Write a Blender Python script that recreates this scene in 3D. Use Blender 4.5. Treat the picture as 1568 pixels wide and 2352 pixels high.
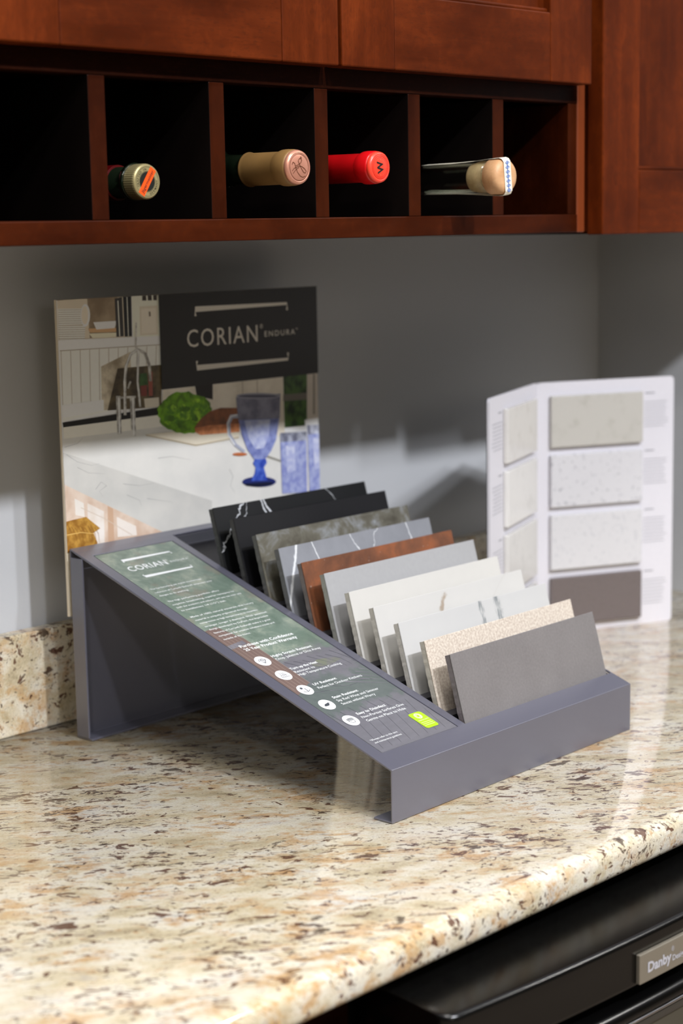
import bpy, bmesh, math, random
from mathutils import Vector, Matrix
random.seed(4)
for o in list(bpy.data.objects): bpy.data.objects.remove(o)
S = bpy.context.scene
COL = S.collection

# ------------------------------------------------------------------ camera
YAW, PITCH, ROLL, FPX = 0.80342, 0.15979, -0.01804, 4075.05
CAM = Vector((-0.4156, -1.43898, 0.49423))
fw = Vector((math.sin(YAW)*math.cos(PITCH), math.cos(YAW)*math.cos(PITCH), -math.sin(PITCH)))
r0 = Vector((math.cos(YAW), -math.sin(YAW), 0)); u0 = r0.cross(fw)
rt = r0*math.cos(ROLL) + u0*math.sin(ROLL); up = -r0*math.sin(ROLL) + u0*math.cos(ROLL)
cd = bpy.data.cameras.new('camera'); cam = bpy.data.objects.new('camera', cd); COL.objects.link(cam)
cam.matrix_world = Matrix(((rt.x, up.x, -fw.x, CAM.x), (rt.y, up.y, -fw.y, CAM.y), (rt.z, up.z, -fw.z, CAM.z), (0, 0, 0, 1)))
cd.sensor_fit = 'VERTICAL'; cd.sensor_height = 36; cd.lens = FPX/2352*36
cd.clip_start = 0.05
cd.dof.use_dof = True; cd.dof.focus_distance = 1.545; cd.dof.aperture_fstop = 4.8
S.camera = cam

# ------------------------------------------------------------------ world, lamps, exposure
W = bpy.data.worlds.new('world'); S.world = W; W.use_nodes = True
wt = W.node_tree; bg = wt.nodes['Background']; bg.inputs[1].default_value = 1.0
wc = wt.nodes.new('ShaderNodeTexCoord'); ws = wt.nodes.new('ShaderNodeSeparateXYZ'); wr = wt.nodes.new('ShaderNodeValToRGB')
wt.links.new(wc.outputs['Generated'], ws.inputs[0]); wt.links.new(ws.outputs[2], wr.inputs[0]); wt.links.new(wr.outputs[0], bg.inputs[0])
for k, (pos, c) in enumerate(((0.0, (.05, .038, .022)), (.30, (.05, .042, .03)), (.75, (.70, .71, .75)))):
    e_ = wr.color_ramp.elements[k] if k < 2 else wr.color_ramp.elements.new(pos)
    e_.position = pos; e_.color = (*c, 1)
S.view_settings.view_transform = 'Standard'; S.view_settings.look = 'None'
S.view_settings.exposure = 0.0; S.view_settings.gamma = 1; S.view_settings.use_curve_mapping = False
def lamp(name, loc, size, watts, col, target=None):
    l = bpy.data.lights.new(name, 'AREA'); l.shape = 'DISK'; l.size = size; l.energy = watts; l.color = col
    o = bpy.data.objects.new(name, l); COL.objects.link(o); o.location = loc
    if target: o.rotation_euler = (Vector(target) - Vector(loc)).to_track_quat('-Z', 'Y').to_euler()
    return o
lamp('ceiling_downlight', (0.47, -3.04, 2.56), 0.16, 84, (0.92, 0.94, 1.0), (0.75, -0.3, 0))
lamp('ceiling_downlight', (-0.40, -3.04, 2.56), 0.16, 26, (0.92, 0.94, 1.0), (0.6, -0.3, 0))
lamp('ceiling_downlight', (1.13, -3.04, 2.56), 0.16, 36, (0.92, 0.94, 1.0), (0.9, -0.3, 0))
lamp('ceiling_downlight', (-1.80, -2.50, 2.70), 0.22, 20, (1.0, 0.95, 0.88), (0.6, -0.35, 0))
lamp('ceiling_downlight', (4.00, -2.85, 3.00), 0.20, 38, (1.0, 0.97, 0.92), (0.8, -0.5, 0))
lamp('soft_fill_lamp', (-1.60, -5.60, 1.35), 1.20, 15, (1.0, 0.93, 0.82), (0.8, -0.1, 0.35))  # added warm fill without a real source, lifts upper wall, poster and doors
lamp('overhead_fill_lamp', (0.10, -1.25, 2.60), 0.60, 30, (1.0, 0.97, 0.93), (0.5, -0.45, 0))  # added overhead fill that brightens the counter and sloped surfaces

# ------------------------------------------------------------------ helpers
def lin(c): return tuple(((v/255)/12.92 if v/255 <= .04045 else ((v/255+.055)/1.055)**2.4) for v in c)
def rgba(c): return (*lin(c), 1)
def finish(bm, name, mat=None, parent=None, smooth=False, mods=None):
    me = bpy.data.meshes.new(name); bmesh.ops.recalc_face_normals(bm, faces=bm.faces); bm.to_mesh(me); bm.free()
    if mat is not None:
        for m in (mat if isinstance(mat, list) else [mat]): me.materials.append(m)
    if smooth:
        for f in me.polygons: f.use_smooth = True
    o = bpy.data.objects.new(name, me); COL.objects.link(o)
    if parent: o.parent = parent
    return o
def bev(o, w, n=2, ang=35):
    m = o.modifiers.new('bevel', 'BEVEL'); m.width = w; m.segments = n; m.limit_method = 'ANGLE'; m.angle_limit = math.radians(ang); return o
def box(bm, a, b, mi=0):
    a = Vector(a); b = Vector(b)
    vs = [bm.verts.new((x, y, z)) for x in (a.x, b.x) for y in (a.y, b.y) for z in (a.z, b.z)]
    for q in ((0,1,3,2), (4,6,7,5), (0,4,5,1), (2,3,7,6), (0,2,6,4), (1,5,7,3)):
        bm.faces.new([vs[i] for i in q]).material_index = mi
def boxo(name, a, b, mat, parent=None, w=0.0):
    bm = bmesh.new(); box(bm, a, b); o = finish(bm, name, mat, parent)
    if w: bev(o, w)
    return o
def empty(name, loc, rz=0):
    o = bpy.data.objects.new(name, None); COL.objects.link(o); o.location = loc; o.rotation_euler = (0, 0, rz); o.empty_display_size = .05; return o
def tag(o, label, cat, group=None):
    o['label'] = label; o['category'] = cat
    if group: o['group'] = group
    return o
def struct(o, label=None):
    o['kind'] = 'structure'
    if label: o['label'] = label
    return o
def lathe(bm, prof, seg=48, axis='Y', org=(0, 0, 0), mi=0):
    """prof: list of (radius, distance along axis)"""
    rings = []
    for r, d in prof:
        ring = []
        for k in range(seg):
            a = 2*math.pi*k/seg; c, s = r*math.cos(a), r*math.sin(a)
            p = (c, d, s) if axis == 'Y' else (c, s, d)
            ring.append(bm.verts.new((p[0]+org[0], p[1]+org[1], p[2]+org[2])))
        rings.append(ring)
    for i in range(len(rings)-1):
        for k in range(seg):
            f = bm.faces.new((rings[i][k], rings[i][(k+1) % seg], rings[i+1][(k+1) % seg], rings[i+1][k])); f.material_index = mi; f.smooth = True
    for ring in (rings[0], rings[-1]):
        f = bm.faces.new(ring); f.material_index = mi
    return rings
def sweep(bm, rows, mi=0):
    """rows: list of closed profiles (lists of 3D points), joined in order and capped"""
    R = [[bm.verts.new(p) for p in r] for r in rows]; n = len(R[0])
    for i in range(len(R)-1):
        for k in range(n):
            bm.faces.new((R[i][k], R[i][(k+1) % n], R[i+1][(k+1) % n], R[i+1][k])).material_index = mi
    bm.faces.new(R[0]); bm.faces.new(R[-1])

# ------------------------------------------------------------------ materials
class NT:
    def __init__(s, name):
        s.m = bpy.data.materials.new(name); s.m.use_nodes = True; s.t = s.m.node_tree; s.n = s.t.nodes; s.b = s.n['Principled BSDF']
        s.tc = s.n.new('ShaderNodeTexCoord').outputs['Object']
    def set(s, sock, v):
        if hasattr(v, 'is_linked') or isinstance(v, bpy.types.NodeSocket): s.t.links.new(v, sock)
        else: sock.default_value = v
    def map(s, sc=(1,1,1), rot=(0,0,0), loc=(0,0,0), v=None):
        n = s.n.new('ShaderNodeMapping'); s.set(n.inputs['Vector'], v or s.tc); n.inputs['Scale'].default_value = sc; n.inputs['Rotation'].default_value = rot; n.inputs['Location'].default_value = loc; return n.outputs[0]
    def noise(s, scale, detail=4, rough=.55, v=None, dist=0, col=False):
        n = s.n.new('ShaderNodeTexNoise'); s.set(n.inputs['Vector'], v or s.tc); n.inputs['Scale'].default_value = scale; n.inputs['Detail'].default_value = detail; n.inputs['Roughness'].default_value = rough; n.inputs['Distortion'].default_value = dist
        return n.outputs['Color' if col else 'Fac']
    def ramp(s, fac, stops, interp='LINEAR'):
        n = s.n.new('ShaderNodeValToRGB'); s.set(n.inputs[0], fac); e = n.color_ramp.elements; n.color_ramp.interpolation = interp
        while len(e) < len(stops): e.new(.5)
        for k, (p, c) in enumerate(stops):
            e[k].position = p; e[k].color = c if len(c) == 4 else (*c, 1)
        return n.outputs[0]
    def sm(s, fac, a, b):
        n = s.n.new('ShaderNodeMapRange'); n.interpolation_type = 'SMOOTHSTEP'; s.set(n.inputs['Value'], fac); n.inputs['From Min'].default_value = a; n.inputs['From Max'].default_value = b; return n.outputs[0]
    def math(s, op, a, b=0.0):
        n = s.n.new('ShaderNodeMath'); n.operation = op; s.set(n.inputs[0], a); s.set(n.inputs[1], b); return n.outputs[0]
    def mix(s, f, a, b, mode='MIX'):
        n = s.n.new('ShaderNodeMix'); n.data_type = 'RGBA'; n.blend_type = mode; s.set(n.inputs[0], f)
        s.set(n.inputs[6], a if isinstance(a, bpy.types.NodeSocket) else (a if len(a) == 4 else (*a, 1))); s.set(n.inputs[7], b if isinstance(b, bpy.types.NodeSocket) else (b if len(b) == 4 else (*b, 1))); return n.outputs[2]
    def sep(s, v=None):
        n = s.n.new('ShaderNodeSeparateXYZ'); s.set(n.inputs[0], v or s.tc); return n.outputs
    def out(s, col=None, rough=.5, metal=0, spec=.5, coat=0, bump=None, bstr=.2, bdist=.001):
        if col is not None: s.set(s.b.inputs['Base Color'], col if isinstance(col, bpy.types.NodeSocket) or len(col) == 4 else (*col, 1))
        s.set(s.b.inputs['Roughness'], rough); s.b.inputs['Metallic'].default_value = metal; s.b.inputs['Specular IOR Level'].default_value = spec; s.b.inputs['Coat Weight'].default_value = coat; s.b.inputs['Coat Roughness'].default_value = .15
        if bump is not None:
            n = s.n.new('ShaderNodeBump'); n.inputs['Strength'].default_value = bstr; n.inputs['Distance'].default_value = bdist; s.set(n.inputs['Height'], bump); s.t.links.new(n.outputs[0], s.b.inputs['Normal'])
        return s.m
    def vein(s, u, w, a, b, c, width, wob, lo, hi, nsc=40, seed=0.0):
        """mask of a wobbly line a*u+b*w=c between w in [lo,hi]"""
        v = s.map(loc=(seed, seed*1.7, seed*.3))
        n = s.math('MULTIPLY', s.math('SUBTRACT', s.noise(nsc, 5, .6, v), .5), wob)
        d = s.math('ADD', s.math('MULTIPLY', u, a), s.math('MULTIPLY', w, b)); d = s.math('ABSOLUTE', s.math('ADD', s.math('SUBTRACT', d, c), n))
        n2 = s.math('MULTIPLY', s.noise(nsc*2.2, 3, .6, v), width*2)
        d = s.math('DIVIDE', d, s.math('ADD', n2, width*.1)); m = s.sm(d, 1.0, .25)
        m = s.math('MULTIPLY', m, s.sm(w, lo-.003, lo+.004)); return s.math('MULTIPLY', m, s.sm(w, hi+.003, hi-.004))
_c = {}
def paint(c, rough=.5, var=0.0, sc=60, c2=None, metal=0, spec=.5, bump=0, name=None):
    k = (c, rough, var, sc, c2, metal, spec, bump)
    if k in _c: return _c[k]
    t = NT(name or 'paint'); a = lin(c)
    if c2: col = t.mix(t.sm(t.noise(sc, 5), .35, .65), a, lin(c2))
    elif var: col = t.mix(t.noise(sc, 4), tuple(v*(1-var) for v in a), tuple(min(1, v*(1+var)) for v in a))
    else: col = t.mix(t.noise(200, 2), tuple(v*.97 for v in a), tuple(min(1, v*1.03) for v in a))
    _c[k] = t.out(col, rough, metal, spec, bump=t.noise(sc*3, 4) if bump else None, bstr=bump); return _c[k]

def granite():
    t = NT('polished_granite')
    # flecks drawn out along one direction of the slab
    r = t.map(rot=(0, 0, math.radians(38)))
    wob = t.n.new('ShaderNodeVectorMath'); wob.operation = 'MULTIPLY_ADD'
    t.set(wob.inputs[0], t.noise(22, 3, .5, r, col=True)); wob.inputs[1].default_value = (.02,)*3; t.set(wob.inputs[2], r)
    st = t.map(sc=(.60, 1.25, 1.1), v=wob.outputs[0])
    L = lambda a, b, c: t.map(loc=(a, b, c), v=st)
    base = t.ramp(t.noise(26, 7, .68, st), [(.28, lin((172, 156, 124))), (.42, lin((214, 200, 168))), (.55, lin((234, 226, 206))), (.66, lin((221, 216, 205))), (.78, lin((186, 180, 170)))])
    gold = t.math('MULTIPLY', t.sm(t.noise(48, 6, .68, L(5, 1, 2)), .47, .62), t.sm(t.noise(13, 3, .5, st), .34, .58))
    col = t.mix(t.math('MULTIPLY', gold, .8), base, lin((200, 156, 98)))
    gold2 = t.sm(t.noise(95, 5, .68, L(3, 1, 0)), .56, .68)
    col = t.mix(t.math('MULTIPLY', gold2, .6), col, lin((186, 136, 78)))
    grey = t.sm(t.noise(60, 5, .65, L(7, 2, 5)), .60, .72)
    col = t.mix(t.math('MULTIPLY', grey, .55), col, lin((168, 160, 152)))
    n2 = t.noise(11, 3, .5, L(4, 4, 4))
    for sc, a, b, k, c, loc in ((88, .70, .75, .9, (94, 56, 40), (1, 9, 2)), (150, .71, .76, .85, (74, 46, 38), (8, 3, 1)), (60, .755, .80, .85, (70, 50, 36), (2, 6, 9)), (240, .72, .78, .6, (90, 64, 50), (6, 2, 7))):
        m = t.sm(t.math('ADD', t.noise(sc, 4, .62, L(*loc), dist=.5), t.math('MULTIPLY', n2, .22)), a, b)
        col = t.mix(t.math('MULTIPLY', m, k), col, lin(c))
    fine = t.noise(500, 3, .7)
    col = t.mix(.3, col, t.ramp(fine, [(.35, (.45, .42, .38)), (.58, (1, 1, 1))]), 'MULTIPLY')
    return t.out(col, t.ramp(t.noise(300, 2), [(.3, (.07,)*3), (.7, (.10,)*3)]), spec=.8)

def wood(axis='Z', tone=1.0, seed=0.0):
    t = NT('stained_cherry_wood')
    sc = {'Z': (1, 1, .10), 'X': (.10, 1, 1), 'Y': (1, .10, 1)}[axis]
    v = t.map(sc=sc, loc=(seed, seed*.7, seed*1.3)); bs_ = {'Z': (1, 1, .45), 'X': (.45, 1, 1), 'Y': (1, .45, 1)}[axis]
    g = t.noise(55, 6, .6, v, dist=.5); big = t.noise(16, 3, .5, t.map(sc=bs_, loc=(seed*2, 0, seed)), dist=.2)
    pore = t.noise(650, 2, .5, t.map(sc={'Z': (1, 1, .25), 'X': (.25, 1, 1), 'Y': (1, .25, 1)}[axis]))
    c = t.ramp(g, [(.2, tuple(k*tone for k in lin((76, 29, 6)))), (.5, tuple(k*tone for k in lin((94, 37, 9)))), (.8, tuple(k*tone for k in lin((112, 47, 12))))])
    c = t.mix(t.sm(big, .25, .75), t.mix(1, c, (.50, .46, .42), 'MULTIPLY'), c)
    mot = t.noise(70, 4, .6, t.map(loc=(seed, 2, 1)), dist=.8)
    c = t.mix(t.math('MULTIPLY', t.sm(mot, .45, .7), .4), c, t.mix(1, c, (1.5, 1.55, 1.5), 'MULTIPLY'))
    c = t.mix(t.math('MULTIPLY', t.sm(pore, .5, .8), .45), c, lin((52, 22, 8)))
    return t.out(c, t.ramp(g, [(.3, (.40,)*3), (.7, (.5,)*3)]), spec=.07, coat=0, bump=pore, bstr=.04)
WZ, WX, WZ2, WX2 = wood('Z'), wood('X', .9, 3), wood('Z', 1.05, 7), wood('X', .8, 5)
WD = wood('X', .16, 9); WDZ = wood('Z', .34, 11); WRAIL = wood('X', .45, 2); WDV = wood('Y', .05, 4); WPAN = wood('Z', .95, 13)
WINT = paint((13, 6, 4), .8, .2, 40, spec=.1, name='shade_black_interior')  # near-black colour carries the deep shade inside the cubbies
GR = granite()
SHEET = paint((92, 92, 104), .34, .04, 300, metal=.0, spec=.8, name='powder_coated_sheet_metal')
_b = SHEET.node_tree.nodes['Principled BSDF']; _b.inputs['Coat Weight'].default_value = .6; _b.inputs['Coat Roughness'].default_value = .28
t = NT('painted_wall'); WALL = t.out(t.mix(t.noise(3, 3), lin((194, 196, 199)), lin((199, 201, 204))), .62, spec=.3, bump=t.noise(350, 3), bstr=.12)
WHITEP = paint((214, 212, 218), .35, name='white_laminate')
BLK = paint((6, 6, 6), .22, spec=.5, name='gloss_black_plastic')
BLKM = paint((8, 8, 8), .6, name='matt_black')
CHROME = paint((200, 200, 205), .12, metal=1, name='chrome')
STEEL = paint((176, 168, 150), .38, metal=1, var=.03, sc=30, name='brushed_steel')

# ------------------------------------------------------------------ setting
struct(boxo('wall_back', (-3.0, 0, -.914), (1.589, .1, 2.2), WALL), 'grey painted wall behind the counter and the poster')
struct(boxo('wall_right', (1.589, -.80, -.914), (1.689, .1, 2.2), WALL), 'grey painted side wall beyond the open sample folder')
struct(boxo('floor', (-3.0, -4.0, -.964), (4.5, .1, -.914), paint((120, 105, 88), .5, .1, 8, name='floor_tile')), 'floor below the counter')

# countertop with an eased front edge
bm = bmesh.new()
yf, yb = -.648, -.0005; prof = []
for k in range(7):
    a = math.pi/2*k/6; prof.append((yf+.012-.012*math.sin(a), -.012+.012*math.cos(a)))
prof += [(yf, -.022)]
for k in range(1, 5):
    a = math.pi/2*k/4; prof.append((yf+.008-.008*math.cos(a), -.022-.008*math.sin(a)))
prof += [(yb, -.03), (yb, 0)]
sweep(bm, [[(x, y, z) for y, z in prof] for x in (-1.6, 1.5885)])
ct = finish(bm, 'countertop', GR, smooth=False)
for f in ct.data.polygons: f.use_smooth = abs(f.normal.x) < .5 and len(f.vertices) == 4
bev(ct, .0002, 1, 60)
tag(ct, 'speckled cream and brown polished granite countertop with rounded front edge', 'countertop')
bs = bev(boxo('backsplash', (-1.6, -.02, 0.0003), (1.42, -.0005, .1016), GR), .002)
tag(bs, 'low speckled granite backsplash strip along the foot of the grey wall', 'backsplash')

# ------------------------------------------------------------------ wall cabinets
def door(parent, x0, x1, z0, z1, yfr, ws=.068, wr=.066, mats=None):
    pan = boxo('door', (x0+ws-.004, yfr+.009, z0+wr-.004), (x1-ws+.004, yfr+.016, z1-wr+.004), WPAN, parent)
    for nm, a, b, m in (('stile', (x0, yfr, z0), (x0+ws, yfr+.02, z1), WZ2), ('stile', (x1-ws, yfr, z0), (x1, yfr+.02, z1), WZ),
                        ('rail', (x0+ws, yfr+.0002, z0), (x1-ws, yfr+.02, z0+wr), WX), ('rail', (x0+ws, yfr+.0002, z1-wr), (x1-ws, yfr+.02, z1), WX)):
        bev(boxo(nm, a, b, m, pan), .0015)
    # small inner moulding step
    for a, b in (((x0+ws, yfr+.004, z0+wr), (x1-ws, yfr+.012, z0+wr+.004)), ((x0+ws, yfr+.004, z1-wr-.004), (x1-ws, yfr+.012, z1-wr))):
        bev(boxo('moulding', a, b, WX, pan), .0015)
    return pan
cab = tag(empty('wall_cabinet', (0, 0, 0)), 'cherry wood wall cabinet with two shaker doors above a row of bottle cubbies', 'cabinet')
XL0, XR0 = -.40, 1.1045
bm = bmesh.new()
box(bm, (XL0, -.31, .6305), (XR0, -.001, 1.25)); finish(bm, 'cabinet_box', WZ, cab)
# cubby section: frame rails, floor, back, dividers
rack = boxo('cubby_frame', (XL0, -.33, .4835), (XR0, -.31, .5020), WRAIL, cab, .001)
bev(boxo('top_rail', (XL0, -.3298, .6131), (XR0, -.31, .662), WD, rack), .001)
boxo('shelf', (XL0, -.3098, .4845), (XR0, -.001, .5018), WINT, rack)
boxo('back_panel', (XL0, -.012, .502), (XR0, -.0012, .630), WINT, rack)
DIV = [.4610 + .1240*k for k in range(-6, 6) if k <= 4]
for k, x in enumerate(DIV):
    xs = {0: .4616, 1: .5868, 2: .7096, 3: .8322, 4: .9552}.get(k-6, x)
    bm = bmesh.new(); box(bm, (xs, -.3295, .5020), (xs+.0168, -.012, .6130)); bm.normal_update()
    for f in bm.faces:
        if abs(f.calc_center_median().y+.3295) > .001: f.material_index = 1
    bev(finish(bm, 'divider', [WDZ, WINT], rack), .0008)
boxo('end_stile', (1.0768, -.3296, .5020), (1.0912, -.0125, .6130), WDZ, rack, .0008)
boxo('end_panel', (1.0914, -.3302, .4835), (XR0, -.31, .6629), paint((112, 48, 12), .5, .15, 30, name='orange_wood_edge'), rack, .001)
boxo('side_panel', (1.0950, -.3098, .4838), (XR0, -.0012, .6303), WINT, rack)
door(cab, .7225, 1.0862, .6306, 1.24, -.352)
door(cab, .3520, .7185, .6306, 1.24, -.352)
door(cab, -.02, .3480, .6306, 1.24, -.352)
door(cab, -.39, -.0240, .6306, 1.24, -.352)
boxo('light_block_strip', (1.1046, -.30, .4840), (1.1105, -.002, 1.25), WINT, cab)  # added behind the cabinet gap to stop light leaking onto the wall
cab2 = tag(empty('wall_cabinet', (0, 0, 0)), 'plain cherry wood wall cabinet at the right whose shaker door hangs lower than its neighbour', 'cabinet')
boxo('cabinet_box', (1.1115, -.3285, .4845), (1.5888, -.001, 1.25), WZ, cab2)
boxo('underside_panel', (1.1115, -.3285, .4815), (1.5888, -.001, .4843), WD, cab2)
door(cab2, 1.1085, 1.5860, .4806, 1.24, -.350, .0655, .0667)

# ------------------------------------------------------------------ base units under the counter
FX0, FX1 = .462, 1.066
bc = tag(empty('base_cabinet', (0, 0, -.914)), 'dark base cabinet under the counter to the left of the black cooler', 'cabinet')
boxo('carcass', (-1.6, -.60, .09), (.452, -.001, .883), WD, bc, .001)
boxo('toe_kick', (-1.6, -.55, 0), (.452, -.05, .089), BLKM, bc)
for k in range(3):
    boxo('door', (.452-.005-.45*(k+1), -.621, .10), (.452-.008-.45*k, -.6005, .84), WD, bc, .002)
bc2 = tag(empty('base_cabinet', (0, 0, -.914)), 'dark base cabinet under the counter to the right of the black cooler', 'cabinet')
boxo('carcass', (1.075, -.60, .09), (1.588, -.001, .883), WD, bc2, .001)
boxo('toe_kick', (1.075, -.55, 0), (1.588, -.05, .089), BLKM, bc2)

cool = tag(empty('beverage_cooler', (0, 0, 0)), 'black built-in cooler with steel door and silver name badge under the counter', 'appliance')
boxo('body', (FX0+.004, -.60, -.880), (FX1-.004, -.02, -.046), BLKM, cool)
for i, (x, y) in enumerate(((FX0+.05, -.55), (FX1-.05, -.55), (FX0+.05, -.08), (FX1-.05, -.08))):
    bm = bmesh.new(); lathe(bm, [(.018, -.914), (.02, -.900), (.012, -.896), (.012, -.880)], 16, 'Z', (x, y, 0)); finish(bm, 'foot', BLKM, cool)
def front(x):
    u = (x-.764)/.302
    return -.7035 + .017*u*u
def bowed(name, mat, prof, x0=FX0, x1=FX1, yb=-.60, parent=cool, n=140, rnd=.012):
    """prof: list of (setback, z) for the front, top to bottom"""
    bm = bmesh.new(); rows = []
    xs = [x0 + rnd*(1-math.cos(math.pi/2*k/6)) for k in range(7)]
    xs += [x0+rnd+(x1-x0-2*rnd)*k/n for k in range(1, n)]
    xs += [x1 - rnd*(1-math.cos(math.pi/2*k/6)) for k in range(6, -1, -1)]
    for x in xs:
        e = min(x-x0, x1-x)
        back = 0 if e >= rnd else rnd - math.sqrt(max(0, rnd*rnd-(rnd-e)**2))
        rows.append([(x, front(x)+s+back, z) for s, z in prof] + [(x, yb, prof[-1][1]), (x, yb, prof[0][1])])
    sweep(bm, rows); return finish(bm, name, mat, parent, smooth=False)
def sm(o, a=40):
    for f in o.data.polygons: f.use_smooth = len(f.vertices) == 4
    m = o.modifiers.new('bevel', 'BEVEL'); m.width = .0006; m.segments = 1; m.limit_method = 'ANGLE'; m.angle_limit = math.radians(a); return o
pr = [(.060, -.0440), (.03, -.0455), (.0045, -.0478)] + [(.0045-.0045*math.sin(a), -.0523+.0045*math.cos(a)) for a in [math.pi/2*k/8 for k in range(1, 9)]] + [(.0010, -.062), (0.0010, -.0855), (.001, -.0875), (.004, -.0885)]
sm(bowed('top_trim', BLK, pr))
sm(bowed('grip_recess', BLKM, [(.020, -.0886), (.024, -.0960), (.022, -.1050)]))
pr = [(.022, -.1040)] + [(.008-.008*math.sin(a), -.1120+.008*math.cos(a)) for a in [math.pi/2*k/6 for k in range(7)]] + [(0, -.1150)]
dr = sm(bowed('door', BLK, pr))
sm(bowed('chrome_strip', CHROME, [(.004, -.1151), (-.0008, -.1157), (-.0008, -.1177), (.004, -.1182)], parent=dr))
sm(bowed('lower_lip', paint((60, 56, 50), .3, name='dark_grey_plastic'), [(.002, -.1183), (.002, -.1270)], parent=dr))
sm(bowed('steel_skin', STEEL, [(.004, -.1271), (.004, -.88)], parent=dr))
# badge on the trim, following its bow
def text_mesh(s, bold=0.0, font=None, space=1.0):
    c = bpy.data.curves.new('t', 'FONT'); c.body = s; c.offset = bold; c.space_character = space; c.resolution_u = 3
    o = bpy.data.objects.new('t', c); COL.objects.link(o); bpy.context.view_layer.update()
    me = bpy.data.meshes.new_from_object(o.evaluated_get(bpy.context.evaluated_depsgraph_get())); bpy.data.objects.remove(o)
    vs = [v.co.copy() for v in me.vertices]; fs = [list(p.vertices) for p in me.polygons]; bpy.data.meshes.remove(me)
    return vs, fs
def add_text(bm, s, f, x, y, cap, width=None, bold=0.0, mi=0, space=1.0, centre=False, rot=0.0, slant=0.0):
    """f maps (x, y) on the surface to a 3D point"""
    vs, fs = text_mesh(s, bold, space=space)
    if not vs: return
    x0 = min(v.x for v in vs); x1 = max(v.x for v in vs); k = cap/.70; kx = k if width is None else width/(x1-x0)
    off = -(x1-x0)*kx/2 if centre else 0
    nv = []
    for v in vs:
        a = (v.x-x0)*kx+off + slant*v.y*k; b = v.y*k - (cap/2 if centre else 0)
        a, b = a*math.cos(rot)-b*math.sin(rot), a*math.sin(rot)+b*math.cos(rot)
        nv.append(bm.verts.new(f(x+a, y+b)))
    for q in fs:
        try: bm.faces.new([nv[i] for i in q]).material_index = mi
        except ValueError: pass
def poly(bm, f, pts, mi=0):
    fc = bm.faces.new([bm.verts.new(f(*p)) for p in pts]); fc.material_index = mi; return fc
def line(bm, f, pts, w, mi=0, w2=None):
    """mitred ribbon; w may taper to w2"""
    n = len(pts); P = [Vector(p) for p in pts]; L = []; R = []
    for i in range(n):
        d = (P[min(i+1, n-1)]-P[max(i-1, 0)]).normalized(); q = Vector((-d.y, d.x)); h = (w + ((w2 if w2 is not None else w)-w)*i/max(1, n-1))/2
        if 0 < i < n-1:
            e = (P[i]-P[i-1]).normalized(); c = abs(e.dot(d)); h /= max(.5, c)
        L.append(bm.verts.new(f(*(P[i]+q*h)))); R.append(bm.verts.new(f(*(P[i]-q*h))))
    for i in range(n-1): bm.faces.new((L[i], L[i+1], R[i+1], R[i])).material_index = mi
def circ(cx, cy, rx, ry=None, n=28, a0=0, a1=2*math.pi):
    ry = ry or rx; m = n if abs(a1-a0-2*math.pi) < 1e-6 else n-1
    return [(cx+rx*math.cos(a0+(a1-a0)*k/m), cy+ry*math.sin(a0+(a1-a0)*k/m)) for k in range(n)]
BX0, BX1, BZ0, BZ1 = .6665, .7440, -.0865, -.0625
bm = bmesh.new(); rows = []
for k in range(13):
    x = BX0+(BX1-BX0)*k/12; y = front(x); rows.append([(x, y-.003, BZ0), (x, y-.003, BZ1), (x, y+.001, BZ1), (x, y+.001, BZ0)])
sweep(bm, rows); badge = finish(bm, 'badge', paint((172, 164, 148), .35, metal=.7, name='satin_silver'), cool); bev(badge, .0008)
bm = bmesh.new(); fB = lambda x, z: (x, front(x)-.00325, z)
add_text(bm, 'Danby', fB, BX0+.010, -.0790, .0080, .031, .035); add_text(bm, 'Designer', fB, BX0+.0425, -.0795, .0045, .024, .02); add_text(bm, '\u00ae', fB, BX0+.041, -.0715, .004, .0035)
finish(bm, 'lettering', paint((205, 205, 212), .3, metal=.3, name='silver_print'), badge)

# ------------------------------------------------------------------ display stand (local frame: x along the front, y to the back)
SW, SD, ZF, ZB = .360, .4073, .0464, .1887
ROT = .03024
stand = tag(empty('display_stand', (.63344, -.47888, 0), ROT), 'grey sheet metal sloping display stand holding eleven countertop samples', 'display stand')
SM = stand.matrix_world.copy() if False else Matrix.Translation((.63344, -.47888, 0)) @ Matrix.Rotation(ROT, 4, 'Z')
SL = (ZB-ZF)/SD; TH = math.atan(SL); cT, sT = math.cos(TH), math.sin(TH)
def sp(x, y, h=0.0): return (x, y-h*sT, ZF+SL*y+h*cT)      # point on the slope, raised h along its normal
bm = bmesh.new()
xs = [0, .013, .1165, .1265, .3585, SW]; ys = [0, .0215, .389, .3985, SD]
G = [[bm.verts.new(sp(x, y)) for y in ys] for x in xs]
for i in range(5):
    for j in range(4):
        if (i == 1 and j == 1) or (i == 3 and j in (1, 2)): continue
        if i == 1 and j == 1: continue
        bm.faces.new((G[i][j], G[i+1][j], G[i+1][j+1], G[i][j+1]))
FB = [bm.verts.new((x, 0, .0013)) for x in xs]; FF = [bm.verts.new((x, .020, .0013)) for x in xs]
BB = [bm.verts.new((x, SD, .0013)) for x in xs]; BF = [bm.verts.new((x, SD-.022, .0013)) for x in xs]
for i in range(5):
    bm.faces.new((FB[i], FB[i+1], G[i+1][0], G[i][0])); bm.faces.new((FF[i], FF[i+1], FB[i+1], FB[i]))
    bm.faces.new((G[i][4], G[i+1][4], BB[i+1], BB[i])); bm.faces.new((BB[i], BB[i+1], BF[i+1], BF[i]))
frame = finish(bm, 'frame', SHEET, stand)
m = frame.modifiers.new('thick', 'SOLIDIFY'); m.thickness = .0022; m.offset = 0; m.use_quality_normals = True
bev(frame, .0010, 3, 30)
boxo('side_flange', (-.0011, SD-.0185, .0026), (.0011, SD-.0012, ZB-.0075), SHEET, stand, .0005)
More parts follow.
